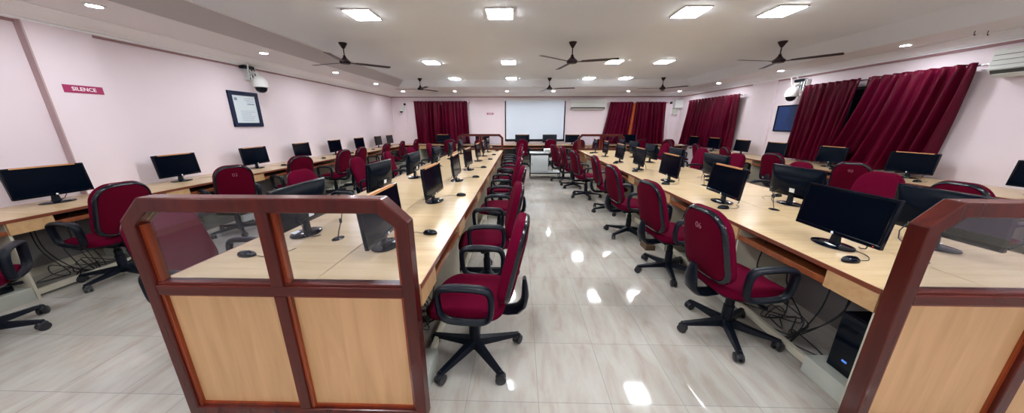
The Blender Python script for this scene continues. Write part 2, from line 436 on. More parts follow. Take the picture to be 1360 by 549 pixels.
curtain('maroon far wall curtain nearest the right corner, right of the orange strip', 'far', 4.50, 5.64, 4.42, 5.76, 0.76, 2.35, 8, 14)
curtain('narrow orange brown inner curtain showing between two far maroon curtains', 'far', 4.30, 4.56, 4.16, 4.46, 0.78, 2.31, 3, 15, amp=0.015, off=0.045, mat='orange', name='inner_curtain', group='inner curtains')
def rod(label, p0, p1, brks):
    t = thing('curtain_rod', label, 'curtain rod', p0, 0, 'curtain rods')
    v = Vector(p1) - Vector(p0)
    MB().tube([(0, 0, 0), v], 0.012, 10).build('rod_tube', M['rod'], t, True)
    d = v.normalized()
    MB().tube([-d * .0, -d * .05], [.02, .012], 10).build('finial', M['rod'], t, True)
    MB().tube([v, v + d * .05], [.02, .012], 10).build('finial', M['rod'], t, True)
    for f in brks:
        p = v * f
        q = (XR - p0[0], 0, 0.0) if abs(v.y) > abs(v.x) else (0, YF - p0[1], 0.0)
        MB().tube([p, p + Vector(q)], 0.008, 8).build('bracket', M['rod'], t, True)
rod('steel rod carrying the two curtains of the large right window', (XR - .11, 4.42, 2.30), (XR - .11, 7.08, 2.30), (0.01, .54, .99))
rod('steel rod above the wide dark curtain near the far right corner', (XR - .11, 8.94, 2.32), (XR - .11, 11.66, 2.32), (0.01, .99))
rod('curtain rod on the far wall left of the projection screen', (-4.2, YF - .11, 2.36), (-2.0, YF - .11, 2.36), (0.01, .99))
rod('curtain rod on the far wall right of the air conditioner', (3.45, YF - .11, 2.32), (5.7, YF - .11, 2.32), (0.01, .99))

# ------------------------------------------------------------------ ceiling lights
def lamp_proto():
    t = thing('ceiling_light', 'x', 'ceiling light', (0, 0, 0), 0, 'square ceiling lights')
    f = MB(); a, b, w = .145, .165, .016
    f.box(-a - w, a + w, -b - w, -b, -.012, 0).box(-a - w, a + w, b, b + w, -.012, 0).box(-a - w, -a, -b, b, -.012, 0).box(a, a + w, -b, b, -.012, 0)
    f.build('frame', M['lampframe'], t)
    MB().box(-a, a, -b, b, -.020, -.001, .004).build('diffuser', M['lamp'], t)
    return t
lp = lamp_proto(); first = True
colname = ['leftmost', 'second from left', 'second from right', 'rightmost']
for ri, (y, rn) in enumerate(((4.02, 'row nearest the camera'), (6.94, 'middle row'), (9.33, 'row by the far wall'), (1.06, None), (-1.7, None))):
    for ci, x in enumerate((-1.89, -0.24, 1.99, 3.03)):
        o = lp if first else copy_tree(lp); first = False
        o.location = (x, y, ZC)
        o['label'] = ('square white ceiling light, %s lamp of the %s' % (colname[ci], rn)) if rn else 'square white ceiling light overhead behind the camera, %s of %s four' % (colname[ci], 'the nearer' if y > 0 else 'the rearmost')
dl = thing('downlight', 'x', 'downlight', (0, 0, 0), 0, 'round soffit downlights')
MB().lathe([(.055, 0), (.078, 0), (.08, -.006), (.055, -.012), (.05, -.004)], 24).build('trim_ring', M['white'], dl, True)
MB().lathe([(0, -.006), (.05, -.006), (.052, -.001)], 20).build('diffuser', M['down'], dl, True)
DLs = [(-4.15, 3.23, 'left soffit, nearest the SILENCE sign'), (-4.18, 5.27, 'left soffit, above the framed certificate and dome camera'), (-4.15, 7.2, 'left soffit, third from the camera'),
       (-4.15, 9.17, 'left soffit, fourth from the camera'), (-4.16, 11.25, 'far left corner of the soffit'), (-2.31, 11.28, 'far soffit above the left maroon curtain'),
       (-.46, 11.3, 'far soffit above the left side of the projection screen'), (1.19, 11.3, 'far soffit above the right side of the projection screen'),
       (3.85, 11.4, 'far soffit above the curtains right of the air conditioner'), (5.66, 11.45, 'far right corner of the soffit'),
       (5.68, 9.3, 'right soffit above the curtain near the far corner'), (5.68, 7.2, 'right soffit above the blue board'), (5.66, 5.0, 'right soffit above the large curtains'),
       (-4.15, 1.2, 'left soffit beside the camera'), (-4.15, -.8, 'left soffit behind the camera'), (5.66, 2.8, 'right soffit above the near air conditioner'), (5.66, .6, 'right soffit beside the camera'), (5.66, -1.6, 'right soffit behind the camera')]
for i, (x, y, s) in enumerate(DLs):
    o = dl if i == 0 else copy_tree(dl); o.location = (x, y, ZS); o['label'] = 'small round downlight in the ' + s

# ------------------------------------------------------------------ ceiling fans
fn = thing('ceiling_fan', 'x', 'ceiling fan', (0, 0, 0), 0, 'brown ceiling fans')
MB().lathe([(.0, 0), (.075, 0), (.072, -.02), (.02, -.115), (.0, -.115)], 24).build('canopy', M['fan'], fn, True)
MB().lathe([(.011, -.10), (.011, -.30)], 12).build('downrod', M['fan'], fn, True)
MB().lathe([(.0, -.24), (.022, -.25), (.03, -.29), (.07, -.345), (.085, -.355), (.10, -.37), (.102, -.40), (.085, -.425), (.05, -.43), (0, -.43)], 28).build('motor', M['fan'], fn, True)
def blade(a):
    m = Matrix.Rotation(a, 4, 'Z')
    bl = MB(); bm_ = Matrix.Rotation(R(-10), 4, 'X')
    bl.prism([(.18, -.045), (.30, -.058), (.83, -.060), (.845, -.04), (.845, .045), (.82, .058), (.3, .050), (.18, .038)], -.003, .003, 'XY', mat=m @ Matrix.Translation((0, 0, -.395)) @ bm_, bev=.001)
    o = bl.build('blade', M['fan'], fn)
    MB().prism([(.085, -.018), (.2, -.022), (.215, 0), (.2, .022), (.085, .018)], -.008, 0.0, 'XY', mat=m @ Matrix.Translation((0, 0, -.395)) @ bm_, bev=.001).build('blade_arm', M['fan'], o)
for a in (0, 120, 240): blade(R(a))
for i, (x, y, rz, s) in enumerate(((-2.88, 5.32, 41, 'near row, left, beside the left soffit'), (.85, 5.36, -18, 'near row, middle of the ceiling over the aisle'), (4.19, 5.40, -50, 'near row, right, in front of the big curtains'),
                                   (-2.91, 9.3, 62, 'far row, left, over the closed far curtain'), (.86, 9.3, -14, 'far row, middle, in front of the projection screen'), (4.1, 9.3, -55, 'far row, right, towards the far right corner'))):
    o = fn if i == 0 else copy_tree(fn)
    o.location = (x, y, ZC); o.scale = (.86, .86, .74); o.rotation_euler.z = R(rz); o['label'] = 'three bladed dark brown ceiling fan, ' + s

# ------------------------------------------------------------------ office chair
def arc(cx, cy, r, a0, a1, n): return [(cx + r * math.cos(R(a0 + (a1 - a0) * k / n)), cy + r * math.sin(R(a0 + (a1 - a0) * k / n))) for k in range(n + 1)]
def make_chair():
    t = thing('office_chair', 'x', 'chair', (0, 0, 0), 0, 'maroon office chairs')
    # seat cushion, front (+y)
    def ring(w, d, r, z, yc=0.02, dip=0.0):
        return [(x, y + yc, z - dip * max(0, (y / (d / 2))) ** 3) for x, y in rrect(w, d, r, 7)]
    s = MB(); W, D = .485, .49
    s.loft([ring(W * .9, D * .9, .11, .418), ring(W * .97, D * .97, .12, .425, dip=.02), ring(W, D, .12, .447, dip=.03), ring(W * .99, D * .99, .12, .472, dip=.035), ring(W * .94, D * .94, .11, .490, dip=.04),
            ring(W * .8, D * .8, .1, .499, dip=.03), ring(W * .45, D * .45, .06, .498, dip=.0)])
    s.build('seat', M['fabric'], t, True)
    MB().loft([ring(W * .55, D * .55, .08, .385), ring(W * .86, D * .86, .11, .398), ring(W * .955, D * .955, .12, .428, dip=.02)]).build('seat_shell', M['black'], t, True)
    # backrest: built in xz, front is +y, then tilted
    bw, bh, zc = .46, .52, .26
    tilt = Matrix.Translation((0, -.262, .495)) @ Matrix.Rotation(R(9), 4, 'X')
    def br(sc, y, sh=0.0):
        out = []
        for x, z in rrect(bw, bh, .11, 8, top_r=.155, taper=.11):
            # inset by about a constant distance
            xx, zz = x * (1 - (1 - sc)), z * (1 - (1 - sc) * bw / bh)
            out.append((xx, y + .30 * xx * xx - .05 * math.sin((zz / bh) * PI) * .25, zz + zc))
        return out
    b = MB(); b.loft([br(.955, .004), br(.985, .010), br(1.0, .028), br(.985, .048), br(.93, .062), br(.8, .070), br(.5, .072)], mat=tilt)
    b.build('backrest', M['fabric'], t, True)
    r_ = MB(); r_.loft([br(.985, .010), br(.97, -.004), br(.93, -.013), br(.895, -.015), br(.872, -.010), br(.865, -.002)], cap=(False, False), mat=tilt)
    r_.build('back_rim', M['rim'], t, True)
    p_ = MB(); p_.loft([br(.88, -.002), br(.872, -.012), br(.82, -.019), br(.5, -.023), br(.2, -.024)], cap=(False, True), mat=tilt)
    p_.build('back_panel', M['fabric_rear'], t, True)
    # bracket: wide curved bellows from under the seat to the back
    path = [(0, -.08, .375), (0, -.16, .366), (0, -.235, .362), (0, -.295, .375), (0, -.335, .42), (0, -.345, .48), (0, -.342, .54), (0, -.338, .60)]
    MB().tube(path, [.018, .020, .022, .024, .026, .025, .020, .012], 10, sx=2.6, up=(1, 0, 0)).build('back_bracket', M['black'], t, True)
    # arm loops
    for sg in (-1, 1):
        c = [(-.160, .49), (-.168, .59), (-.158, .64), (-.13, .664), (-.04, .672), (.05, .67), (.110, .66), (.138, .63), (.138, .56), (.130, .50), (.100, .462), (.04, .450), (-.05, .448), (-.12, .455)]
        # smooth closed loop (Catmull-Rom)
        pts = []; n = len(c)
        for i in range(n):
            p0, p1, p2, p3 = [Vector((c[(i + k) % n][0], c[(i + k) % n][1])) for k in (-1, 0, 1, 2)]
            for k in range(3):
                u = k / 3
                q = .5 * ((2 * p1) + (-p0 + p2) * u + (2 * p0 - 5 * p1 + 4 * p2 - p3) * u * u + (-p0 + 3 * p1 - 3 * p2 + p3) * u ** 3)
                pts.append((sg * (.268 + .012 * (q.y - .45) / .24), q.x, q.y))
        rr = [.0180 + .004 * max(0, (p[2] - .6) / .09) for p in pts]
        a = MB().tube(pts, rr, 10, closed=True, sx=1.5, up=(1, 0, 0)).build('armrest', M['black'], t, True)
        MB().tube([(sg * .12, .02, .395), (sg * .22, .02, .395), (sg * .262, .02, .43), (sg * .268, .02, .462)], .010, 8, sx=2.6, up=(0, 1, 0)).build('arm_bracket', M['black'], a, True)
    MB().box(-.075, .075, -.12, .10, .345, .392, .01).lathe([(.008, 0), (.008, .16)], 8, (0.06, 0.03, .365), 'X').box(.205, .245, .015, .045, .355, .375, .004).build('tilt_mechanism', M['black'], t)
    MB().lathe([(.036, .085), (.036, .24), (.030, .245), (.030, .30), (.022, .305), (.022, .35)], 18).build('gas_column', M['black'], t, True)
    base = MB().lathe([(.0, .06), (.045, .06), (.052, .075), (.050, .115), (.04, .125), (.0, .125)], 20)
    for k in range(5):
        m = Matrix.Rotation(R(72 * k + 18), 4, 'Z')
        base.loft([[(.03, y, z) for y, z in ((-.030, .072), (.030, .072), (.024, .125), (-.024, .125))],
                   [(.17, y, z) for y, z in ((-.025, .068), (.025, .068), (.018, .104), (-.018, .104))],
                   [(.325, y, z) for y, z in ((-.019, .064), (.019, .064), (.013, .084), (-.013, .084))]], mat=m)
    base.build('star_base', M['black'], t)
    for k in range(5):
        m = Matrix.Rotation(R(72 * k + 18), 4, 'Z') @ Matrix.Translation((.315, 0, 0)) @ Matrix.Rotation(R(35 + 50 * k), 4, 'Z') @ Matrix.Scale(1.18, 4)
        w = MB()
        for sd in (-1, 1):
            w.lathe([(0, -.008), (.022, -.009), (.028, -.006), (.028, .006), (.022, .009), (0, .008)], 14, (0, sd * .014, .028), 'Y', mat=m)
        w.lathe([(.006, .03), (.006, .075)], 8, mat=m)
        w.loft([[(x, y, z) for x, y in rrect(.05, .03, .01, 2)] for z in (.034, .05)] + [[(x * .7, y * .8, .060) for x, y in rrect(.05, .03, .01, 2)]], mat=m)
        w.build('caster', M['caster'], t, True)
    return t
chair0 = make_chair(); used = [False]; idx = [0]
def place_chair(x, y, deg, label, group, number=None, star=None):
    """deg: 0 = sitter faces +y"""
    o = chair0 if not used[0] else copy_tree(chair0, skip=('number_marking',)); used[0] = True
    o.location = (x, y, 0); o.rotation_euler.z = R(deg)
    o['label'] = label; o['group'] = group
    st = star if star is not None else 17 * len(o['label']) + x * 40 + y * 90
    for c_ in kids(o):
        if c_.name.split('.')[0] in ('star_base', 'caster'): c_.rotation_euler.z = R(st - deg - 18)
    if number:
        th = R(9)
        lx, lz = 0.0, .395
        base = Matrix.Translation((0, -.262, .495)) @ Matrix.Rotation(th, 4, 'X')
        p = base @ Vector((lx, -.0335, lz))
        text_part('number_marking', number, .060, M['chairnum'], o, p, (R(90) + th, 0, 0), ext=.0012, bold=-0.0012)
    return o
AL = 'chairs on the left of the centre aisle'; AR = 'chairs on the right of the centre aisle'
BL = 'chairs on the far side of the left island'; BR_ = 'chairs on the far side of the right island'
WL = 'chairs along the left wall desk'; WR = 'chairs along the right wall desk'; FW = 'chairs along the far wall desk'
# left of aisle, facing -x (deg 90)
for i, (x, y, d) in enumerate(((-.30, 1.74, 86), (-.32, 2.76, 94), (-.27, 3.92, 88), (-.31, 4.98, 92), (-.26, 6.2, 84), (-.28, 7.35, 93), (-.26, 8.45, 90))):
    place_chair(x, y, d, 'maroon swivel chair left of the aisle, %s from the camera in its row' % (ORD[i] if i else 'first'), AL, star=(20 if i == 0 else None))
# right of aisle, facing +x (deg -90)
for i, (x, y, d, nb) in enumerate(((1.58, 2.0, -84, '06'), (1.60, 2.97, -82, None), (1.57, 4.1, -84, None), (1.64, 5.3, -92, None), (1.45, 6.4, -80, None), (1.36, 7.45, -88, None), (1.22, 8.25, -74, None))):
    place_chair(x, y, d, 'maroon swivel chair right of the aisle, ' + ('with 06 on its back, nearest the camera' if i == 0 else '%s from the camera in its row' % ORD[i]), AR, nb, star=(36 if i == 0 else (40 if i == 1 else None)))
# far side of left island, facing +x
for i, (x, y, d) in enumerate(((-2.12, 1.86, -90), (-2.34, 3.5, -96), (-2.40, 4.95, -86), (-2.32, 6.0, -82), (-2.3, 7.17, -94), (-2.26, 8.6, -90))):
    place_chair(x, y, d, 'maroon chair tucked at the left island facing its monitors, ' + ('seen through the partition glass' if i == 0 else '%s from the camera' % ORD[i]), BL)
# far side of right island, facing -x
for i, (x, y, d) in enumerate(((3.5, 1.9, 90), (3.86, 3.45, 98), (3.80, 4.48, 86), (3.78, 5.75, 92), (3.86, 7.0, 90), (3.78, 8.6, 88))):
    place_chair(x, y, d, 'maroon chair behind the right island facing its monitors, ' + ('low at the partition glass' if i == 0 else '%s from the camera' % ORD[i]), BR_)
# left wall, facing -x
for i, (x, y, d, nb) in enumerate(((-3.98, 1.78, 46, None), (-4.12, 2.74, 84, None), (-4.12, 4.08, 58, '02'), (-4.1, 5.28, 66, None), (-4.08, 6.45, 84, None), (-4.1, 7.2, 88, None), (-4.06, 8.5, 92, None), (-4.05, 9.65, 96, None), (-4.0, 10.85, 92, None))):
    place_chair(x, y, d, 'maroon chair at the left wall desk, ' + ('cut by the left edge of the photo' if i == 0 else ('with number 02 on its back' if nb else '%s from the camera' % ORD[i])), WL, nb)
# right wall, facing +x
for i, (x, y, d, nb) in enumerate(((4.55, 2.95, -84, None), (5.12, 4.62, -60, '90'), (5.15, 5.95, -78, None), (5.2, 7.3, -98, None), (5.2, 8.5, -100, None), (5.2, 10.0, -96, None))):
    place_chair(x, y, d, 'maroon chair at the right wall desk, ' + ('only its top showing over the near partition' if i == 0 else ('with number 90 on its back' if nb else '%s from the camera' % ORD[i])), WR, nb)
# far wall desk, facing +y
for i, (x, y, d, s) in enumerate(((-2.55, 11.2, 10, 'in front of the left curtain'), (-1.42, 11.3, 0, 'seen through the far left partition'), (.08, 11.25, 4, 'under the left part of the projection screen'), (1.15, 11.4, -3, 'behind the projector trolley'),
                                  (2.02, 10.95, 12, 'left of the far right partition'), (2.85, 11.35, 0, 'seen through the far right partition'), (4.4, 11.35, -6, 'in front of the right orange gap curtains'), (5.35, 11.3, -8, 'nearest the far right corner'))):
    place_chair(x, y, d, 'maroon chair at the far wall desk ' + s, FW)

# ------------------------------------------------------------------ monitors and mice
def make_monitor():
    t = thing('computer_monitor', 'x', 'monitor', (0, 0, 0), 0, 'black flat monitors')
    el = lambda a, b, z, yc=0: [(a * math.cos(2 * PI * k / 32), yc + b * math.sin(2 * PI * k / 32), z) for k in range(32)]
    MB().loft([el(.118, .086, 0), el(.125, .092, .004), el(.124, .091, .009), el(.10, .07, .015), el(.05, .035, .019)]).build('stand_base', M['gloss'], t, True)
    MB().loft([[(x * 1.0, y + .012, z) for x, y in rrect(w, .030, .012, 3)] for w, z in ((.085, .012), (.062, .03), (.052, .07), (.055, .15))]).build('stand_neck', M['black'], t, True)
    tl = Matrix.Translation((0, -.012, .078)) @ Matrix.Rotation(R(-5), 4, 'X')
    W, H_ = .555, .305
    bz = MB()
    bw = .017
    bz.box(-W / 2, W / 2, -.014, .012, H_ - bw, H_, .004, tl).box(-W / 2, W / 2, -.014, .012, 0, .026, .004, tl)
    bz.box(-W / 2, -W / 2 + bw, -.0138, .0118, .01, H_ - .01, .004, tl).box(W / 2 - bw, W / 2, -.0138, .0118, .01, H_ - .01, .004, tl)
    bz.build('bezel', M['gloss'], t)
    MB().box(-W / 2 + bw - .002, W / 2 - bw + .002, -.009, -.004, .024, H_ - bw + .002, 0, tl).build('screen', M['screen'], t)
    sh = MB()
    sh.loft([[(x, .010, z + H_ / 2) for x, z in rrect(W * .985, H_ * .97, .02, 3)], [(x, .020, z + H_ / 2) for x, z in rrect(W * .95, H_ * .92, .03, 3)],
             [(x, .026, z + H_ / 2 - .03) for x, z in rrect(W * .86, H_ * .62, .03, 3)], [(x, .044, z + H_ / 2 - .035) for x, z in rrect(W * .66, H_ * .5, .03, 3)]], mat=tl)
    sh.box(-.14, .14, .040, .05, .05, .10, .003, tl)
    so = sh.build('rear_shell', M['shell'], t, True)
    MB().box(-.055, .0, .0495, .0515, .058, .098, 0, tl).build('rating_sticker', M['sticker'], so)
    lg = MB().lathe([(.0065, -.0165), (.0085, -.0165), (.0085, -.0148), (.0065, -.0148)], 14, (0, 0, .0125), 'Y', mat=Matrix.Translation((0, -.012, .078)) @ Matrix.Rotation(R(-5), 4, 'X') @ Matrix.Translation((0, 0, 0)))
    lg.box(.003, .010, -.0165, -.0148, .0045, .0075, 0, tl)
    lg.build('logo', M['sticker'], t)
    MB().box(.240, .2445, -.0155, -.0135, .010, .0125, 0, tl).build('power_led', M['led'], t)
    MB().box(-.215, .215, -.0148, -.0132, H_ - .0125, H_ - .0025, 0, tl).box(-.215, .215, -.0138, .008, H_ - .0008, H_ + .0008, 0, tl).build('top_reflection', M['bezel_glint'], t)  # orange reflection along the top bezel, painted on as a thin strip
    MB().box(.02, .075, -.060, -.022, .0158, .0172, 0, Matrix.Rotation(R(-18), 4, 'Z') @ Matrix.Translation((0, 0, .0005)) @ Matrix.Rotation(R(-9), 4, 'X') @ Matrix.Translation((0, 0, -.004))).build('stand_sticker', M['sticker'], t)
    # video cable falling behind
    MB().tube([(.10, .035, .135), (.12, .065, .12), (.13, .085, .07), (.11, .10, .02), (.07, .115, .006), (.04, .135, .004)], .0035, 6).build('video_cable', M['cable'], t, True)
    return t
mon0 = make_monitor(); mused = [False]
def place_mon(x, y, deg, label, group, skip=(), z=.75):
    o = copy_tree(mon0, skip=skip)
    o.location = (x, y, z); o.rotation_euler.z = R(deg); o['label'] = label; o['group'] = group
    return o
mouse0 = thing('computer_mouse', 'x', 'mouse', (0, 0, 0), 0, 'black computer mice')
mb = MB()
prof = [(0.0, 1.0), (.006, 1.04), (.014, 1.02), (.024, .88), (.031, .62), (.034, .3)]
mb.loft([[(.030 * s_ * math.cos(2 * PI * k / 24) * (1 + .12 * math.sin(2 * PI * k / 24)), .054 * s_ * math.sin(2 * PI * k / 24) - .006 * (i / 5), z_) for k in range(24)] for i, (z_, s_) in enumerate(prof)])
mb.build('body', M['gloss'], mouse0, True)
MB().tube([(-.004, .028, .029), (.0, .034, .0275), (.004, .04, .024)], .004, 8, sx=1).build('scroll_wheel', M['caster'], mouse0, True)
MB().tube([(0, .05, .008), (.003, .075, .003), (.012, .11, .0025), (-.005, .15, .0025), (-.03, .185, .0025), (-.07, .21, .0025), (-.12, .225, .0025)], .0018, 6).build('cord', M['cable'], mouse0, True)
def place_mouse(x, y, deg, label, group, first=[True]):
    o = copy_tree(mouse0); o.location = (x, y, .75); o.rotation_euler.z = R(deg); o['label'] = label; o['group'] = group

def hide_far(i): return () if i < 4 else ('power_led', 'stand_sticker', 'video_cable', 'logo', 'rating_sticker')
# screens facing the aisle on left island: monitor front (-y) must face +x -> rotate +90
for i, (y, d) in enumerate(((1.87, 90), (3.06, 88), (4.25, 92), (5.3, 88), (6.6, 90), (7.62, 93), (8.75, 89))):
    nm = 'first' if i == 0 else ORD[i]
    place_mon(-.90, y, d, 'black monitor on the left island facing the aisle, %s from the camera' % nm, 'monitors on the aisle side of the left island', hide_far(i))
    if i != 7: place_mouse(-.665, y + (.26 if i else .22), 80 + 7 * (i % 3), 'black mouse on the left island by the aisle, %s from the camera' % nm, 'mice on the left island aisle side')
for i, (y, d) in enumerate(((1.95, -90), (3.11, -93), (4.30, -91), (5.42, -94), (6.5, -92), (7.6, -95), (8.65, -94))):
    nm = 'first' if i == 0 else ORD[i]
    sk = hide_far(i) + (('top_reflection',) if i == 0 else ())
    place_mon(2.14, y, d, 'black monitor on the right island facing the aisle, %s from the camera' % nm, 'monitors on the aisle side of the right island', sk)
    if i != 5: place_mouse(1.99, y - .26, -80 - 6 * (i % 3), 'black mouse on the right island by the aisle, %s from the camera' % nm, 'mice on the right island aisle side')
for i, (y, d) in enumerate(((2.08, -90), (3.36, -92), (4.48, -88), (5.75, -90), (7.0, -86), (8.2, -90))):
    nm = 'first' if i == 0 else ORD[i]
    place_mon(-1.60, y, d, 'black monitor on the left island turned away, its back showing, %s from the camera' % nm, 'monitors on the wall side of the left island', hide_far(i) + ('top_reflection',))
    if i < 2: place_mouse(-1.70, y - .40, -90, 'black mouse beside the turned-away left island monitor, %s from the camera' % nm, 'mice on the left island wall side')
for i, (y, d) in enumerate(((1.93, 90), (3.03, 92), (4.3, 90), (5.4, 88), (6.45, 90), (7.4, 92), (8.3, 88))):
    nm = 'first' if i == 0 else ORD[i]
    place_mon(2.78, y, d, 'black monitor on the right island turned away, its back showing, %s from the camera' % nm, 'monitors on the wall side of the right island', hide_far(i) + ('top_reflection',))
    if 0 < i < 4: place_mouse(2.92, y + .34, 90, 'black mouse beside the turned-away right island monitor, %s from the camera' % nm, 'mice on the right island wall side')
for i, (y, d) in enumerate(((2.93, 88), (4.13, 92), (5.42, 90), (6.66, 94), (7.9, 92), (9.15, 92), (10.4, 94), (11.35, 92))):
    nm = 'nearest' if i == 0 else ORD[i]
    place_mon(-4.85, y, d, 'black monitor on the left wall desk, %s from the camera' % nm, 'monitors along the left wall', hide_far(i))
    place_mouse(-4.62, y + .34, 84 + 5 * (i % 3), 'black mouse on the left wall desk, %s from the camera' % nm, 'mice along the left wall')
for i, (y, d) in enumerate(((3.42, -90), (4.66, -86), (5.85, -92), (7.12, -90), (8.22, -92), (9.4, -88), (10.5, -90))):
    nm = 'nearest' if i == 0 else ORD[i]
    place_mon(5.90, y, d, 'black monitor on the right wall desk, %s from the camera' % nm, 'monitors along the right wall', hide_far(i) + (('top_reflection',) if i == 0 else ()))
    place_mouse(5.62, y - .36, -90, 'black mouse on the right wall desk, %s from the camera' % nm, 'mice along the right wall')
for i, (x, s) in enumerate(((-3.0, 'before the left curtain'), (-1.45, 'seen through the far left partition'), (.11, 'in front of the projection screen, left'), (1.18, 'in front of the projection screen, right'), (2.06, 'below the air conditioner'), (4.25, 'before the orange gap in the curtains'))):
    place_mon(x, 12.0, 0, 'black monitor on the far wall desk ' + s, 'monitors along the far wall', hide_far(5) + ('top_reflection',) * (i % 2))
for o in [mon0, mouse0]:
    for c_ in kids(o):
        for d_ in kids(c_): bpy.data.objects.remove(d_)
        bpy.data.objects.remove(c_)
    bpy.data.objects.remove(o)

# ------------------------------------------------------------------ desks
def desk_row(tag_, origin, rz, mods, depth, y_end, side_at='start', skip_ends=True, groupname='', lam='lam', labels='', plinths=True, shade=0):
    """local frame: x along the row, user side at y=0, depth towards +y. mods: list of (x0, x1)"""
    Mx = Matrix.Translation(origin) @ Matrix.Rotation(rz, 4, 'Z')
    # worktop
    x0, x1 = mods[0][0], y_end
    wt = thing('worktop', labels, 'worktop', origin, rz, 'light maple worktops')
    MB().box(x0, x1, .006, depth, .725, .75, .002).build('board', M[lam], wt)
    MB().box(x0, x1, 0, .007, .722, .751, .002).build('edge_band', M['edge'], wt)
    for i, (a, b) in enumerate(mods):
        u = thing('desk_unit', 'maple desk unit, %s, %s' % (groupname, ORD[i] + ' along its row'), 'desk', Mx @ Vector((a, 0, 0)), rz, 'desk units in ' + groupname)
        L = b - a
        MB().box(.004, min(.27, L), .004, .03, .615, .722, .002).build('drawer_front', M['block'], u)
        if L > .5:
            MB().box(.275, L - .002, .012, .030, .622, .662, .003).box(.275, L - .002, .03, .36, .625, .637).build('keyboard_tray', M['tray'], u)
            MB().box(.27, L, .37, .385, .60, .722).box(.27, .28, .03, .37, .64, .722).build('slot_lining', M['gloss'], u)
        MB().box(.0, .018, .022, depth - .03, 0, .722).build('side_panel', M['side'], u)
        MB().box(.018, L, depth - .05, depth - .034, .10, .722).build('modesty_panel', M['backp'], u)
        if plinths:
            if side_at == 'start': MB().box(.02, .27, .03, depth - .06, 0, .12, .003).build('plinth', M['plinth'], u)
            else: MB().box(L - .27, L - .002, .03, depth - .06, 0, .12, .003).build('plinth', M['plinth'], u)
        MB().box(.275 if side_at == 'start' else .02, L - .002 if side_at == 'start' else L - .275, .07, .10, .02, .075, .003).build('foot_rail', M['side'], u)
        # cpu tower
        if L > .5 and i < 4:
            px = .10 if side_at == 'start' else L - .15
            c = thing('computer_tower', 'black computer tower, %s, %s along its row' % (groupname, ORD[i]), 'computer', Mx @ Vector((a + px, .10, .12)), rz, 'computer towers under the desks')
            MB().box(-.07, .095, .012, .40, .0, .37, .006).build('case', M['black'], c)
            MB().box(-.07, .095, 0, .012, .0, .37, .005).build('front_panel', M['gloss'], c)
            MB().box(0, .026, -.002, .0, .078, .09).build('badge', M['blueled'], c)
            MB().box(-.05, .075, -.003, .0, .30, .335, .001).build('disc_drive', M['black'], c)
mods_r = [(1.368, 2.37)] + [(2.37 + 1.16 * k, 2.37 + 1.16 * (k + 1)) for k in range(6)]
mods_r[-1] = (mods_r[-1][0], 9.38)
# left island, aisle side: user at +x. local x along +y, local y towards -x -> rotation +90
desk_row('la', (-.50, 0, 0), PI / 2, mods_r, .575, 9.38, groupname='the left island on the aisle side', labels='long maple worktop of the left island, aisle side, joined at a seam')
# left island, wall side: user at -x; local y towards +x : rotation -90 : local x -> -y
def rev(m): return [(-b, -a) for a, b in m][::1]
def desk_row_rev(origin, mods, depth, groupname, labels, **k):
    """user at -x side looking +x: local x runs to -y; build from far to near so mirror the modules"""
    ms = [(-b, -a) for a, b in mods]
    Mx = Matrix.Translation(origin) @ Matrix.Rotation(-PI / 2, 4, 'Z')
    wt = thing('worktop', labels, 'worktop', origin, -PI / 2, 'light maple worktops')
    x0, x1 = ms[-1][0], ms[0][1]
    MB().box(x0, x1, .006, depth, .725, .75, .002).build('board', M['lamx' if k.get('cross') else 'lam'], wt)
    MB().box(x0, x1, 0, .007, .722, .751, .002).build('edge_band', M['edge'], wt)
    for i, (a, b) in enumerate(ms):
        u = thing('desk_unit', 'maple desk unit, %s, %s' % (groupname, ORD[i] + ' along its row'), 'desk', Mx @ Vector((a, 0, 0)), -PI / 2, 'desk units in ' + groupname)
        L = b - a
        MB().box(L - .27, L - .004, .004, .03, .615, .722, .002).build('drawer_front', M['block'], u)
        MB().box(.002, L - .275, .012, .030, .622, .662, .003).box(.002, L - .275, .03, .36, .625, .637).build('keyboard_tray', M['tray'], u)
        MB().box(0, L - .27, .37, .385, .60, .722).box(L - .28, L - .27, .03, .37, .64, .722).build('slot_lining', M['gloss'], u)
        MB().box(L - .018, L, .022, depth - .03, 0, .722).build('side_panel', M['side'], u)
        MB().box(0, L - .018, depth - .05, depth - .034, .10, .722).build('modesty_panel', M['backp'], u)
        MB().box(L - .27, L - .02, .03, depth - .06, 0, .12, .003).build('plinth', M['plinth'], u)
        MB().box(.002, L - .275, .07, .10, .02, .075, .003).build('foot_rail', M['side'], u)
        if i < 4:
            c = thing('computer_tower', 'black computer tower, %s, %s along its row' % (groupname, ORD[i]), 'computer', Mx @ Vector((a + L - .125, .10, .12)), -PI / 2, 'computer towers under the desks')
            MB().box(-.082, .082, .012, .36, .0, .37, .006).build('case', M['black'], c)
            MB().box(-.082, .082, 0, .012, .0, .37, .005).build('front_panel', M['gloss'], c)
            MB().box(-.01, .016, -.002, .0, .078, .09).build('badge', M['blueled'], c)
            MB().box(-.06, .06, -.003, .0, .30, .335, .001).build('disc_drive', M['black'], c)
desk_row_rev((1.81, 0, 0), mods_r, .565, 'the right island on the aisle side', 'long maple worktop of the right island, aisle side, joined at a seam')
desk_row_rev((-1.90, 0, 0), mods_r, .82, 'the left island on the wall side', 'wide maple worktop of the left island, on the side facing the left wall')
desk_row('rb', (3.20, 0, 0), PI / 2, mods_r, .82, 9.38, groupname='the right island on the wall side', labels='wide maple worktop of the right island, on the side facing the curtains')
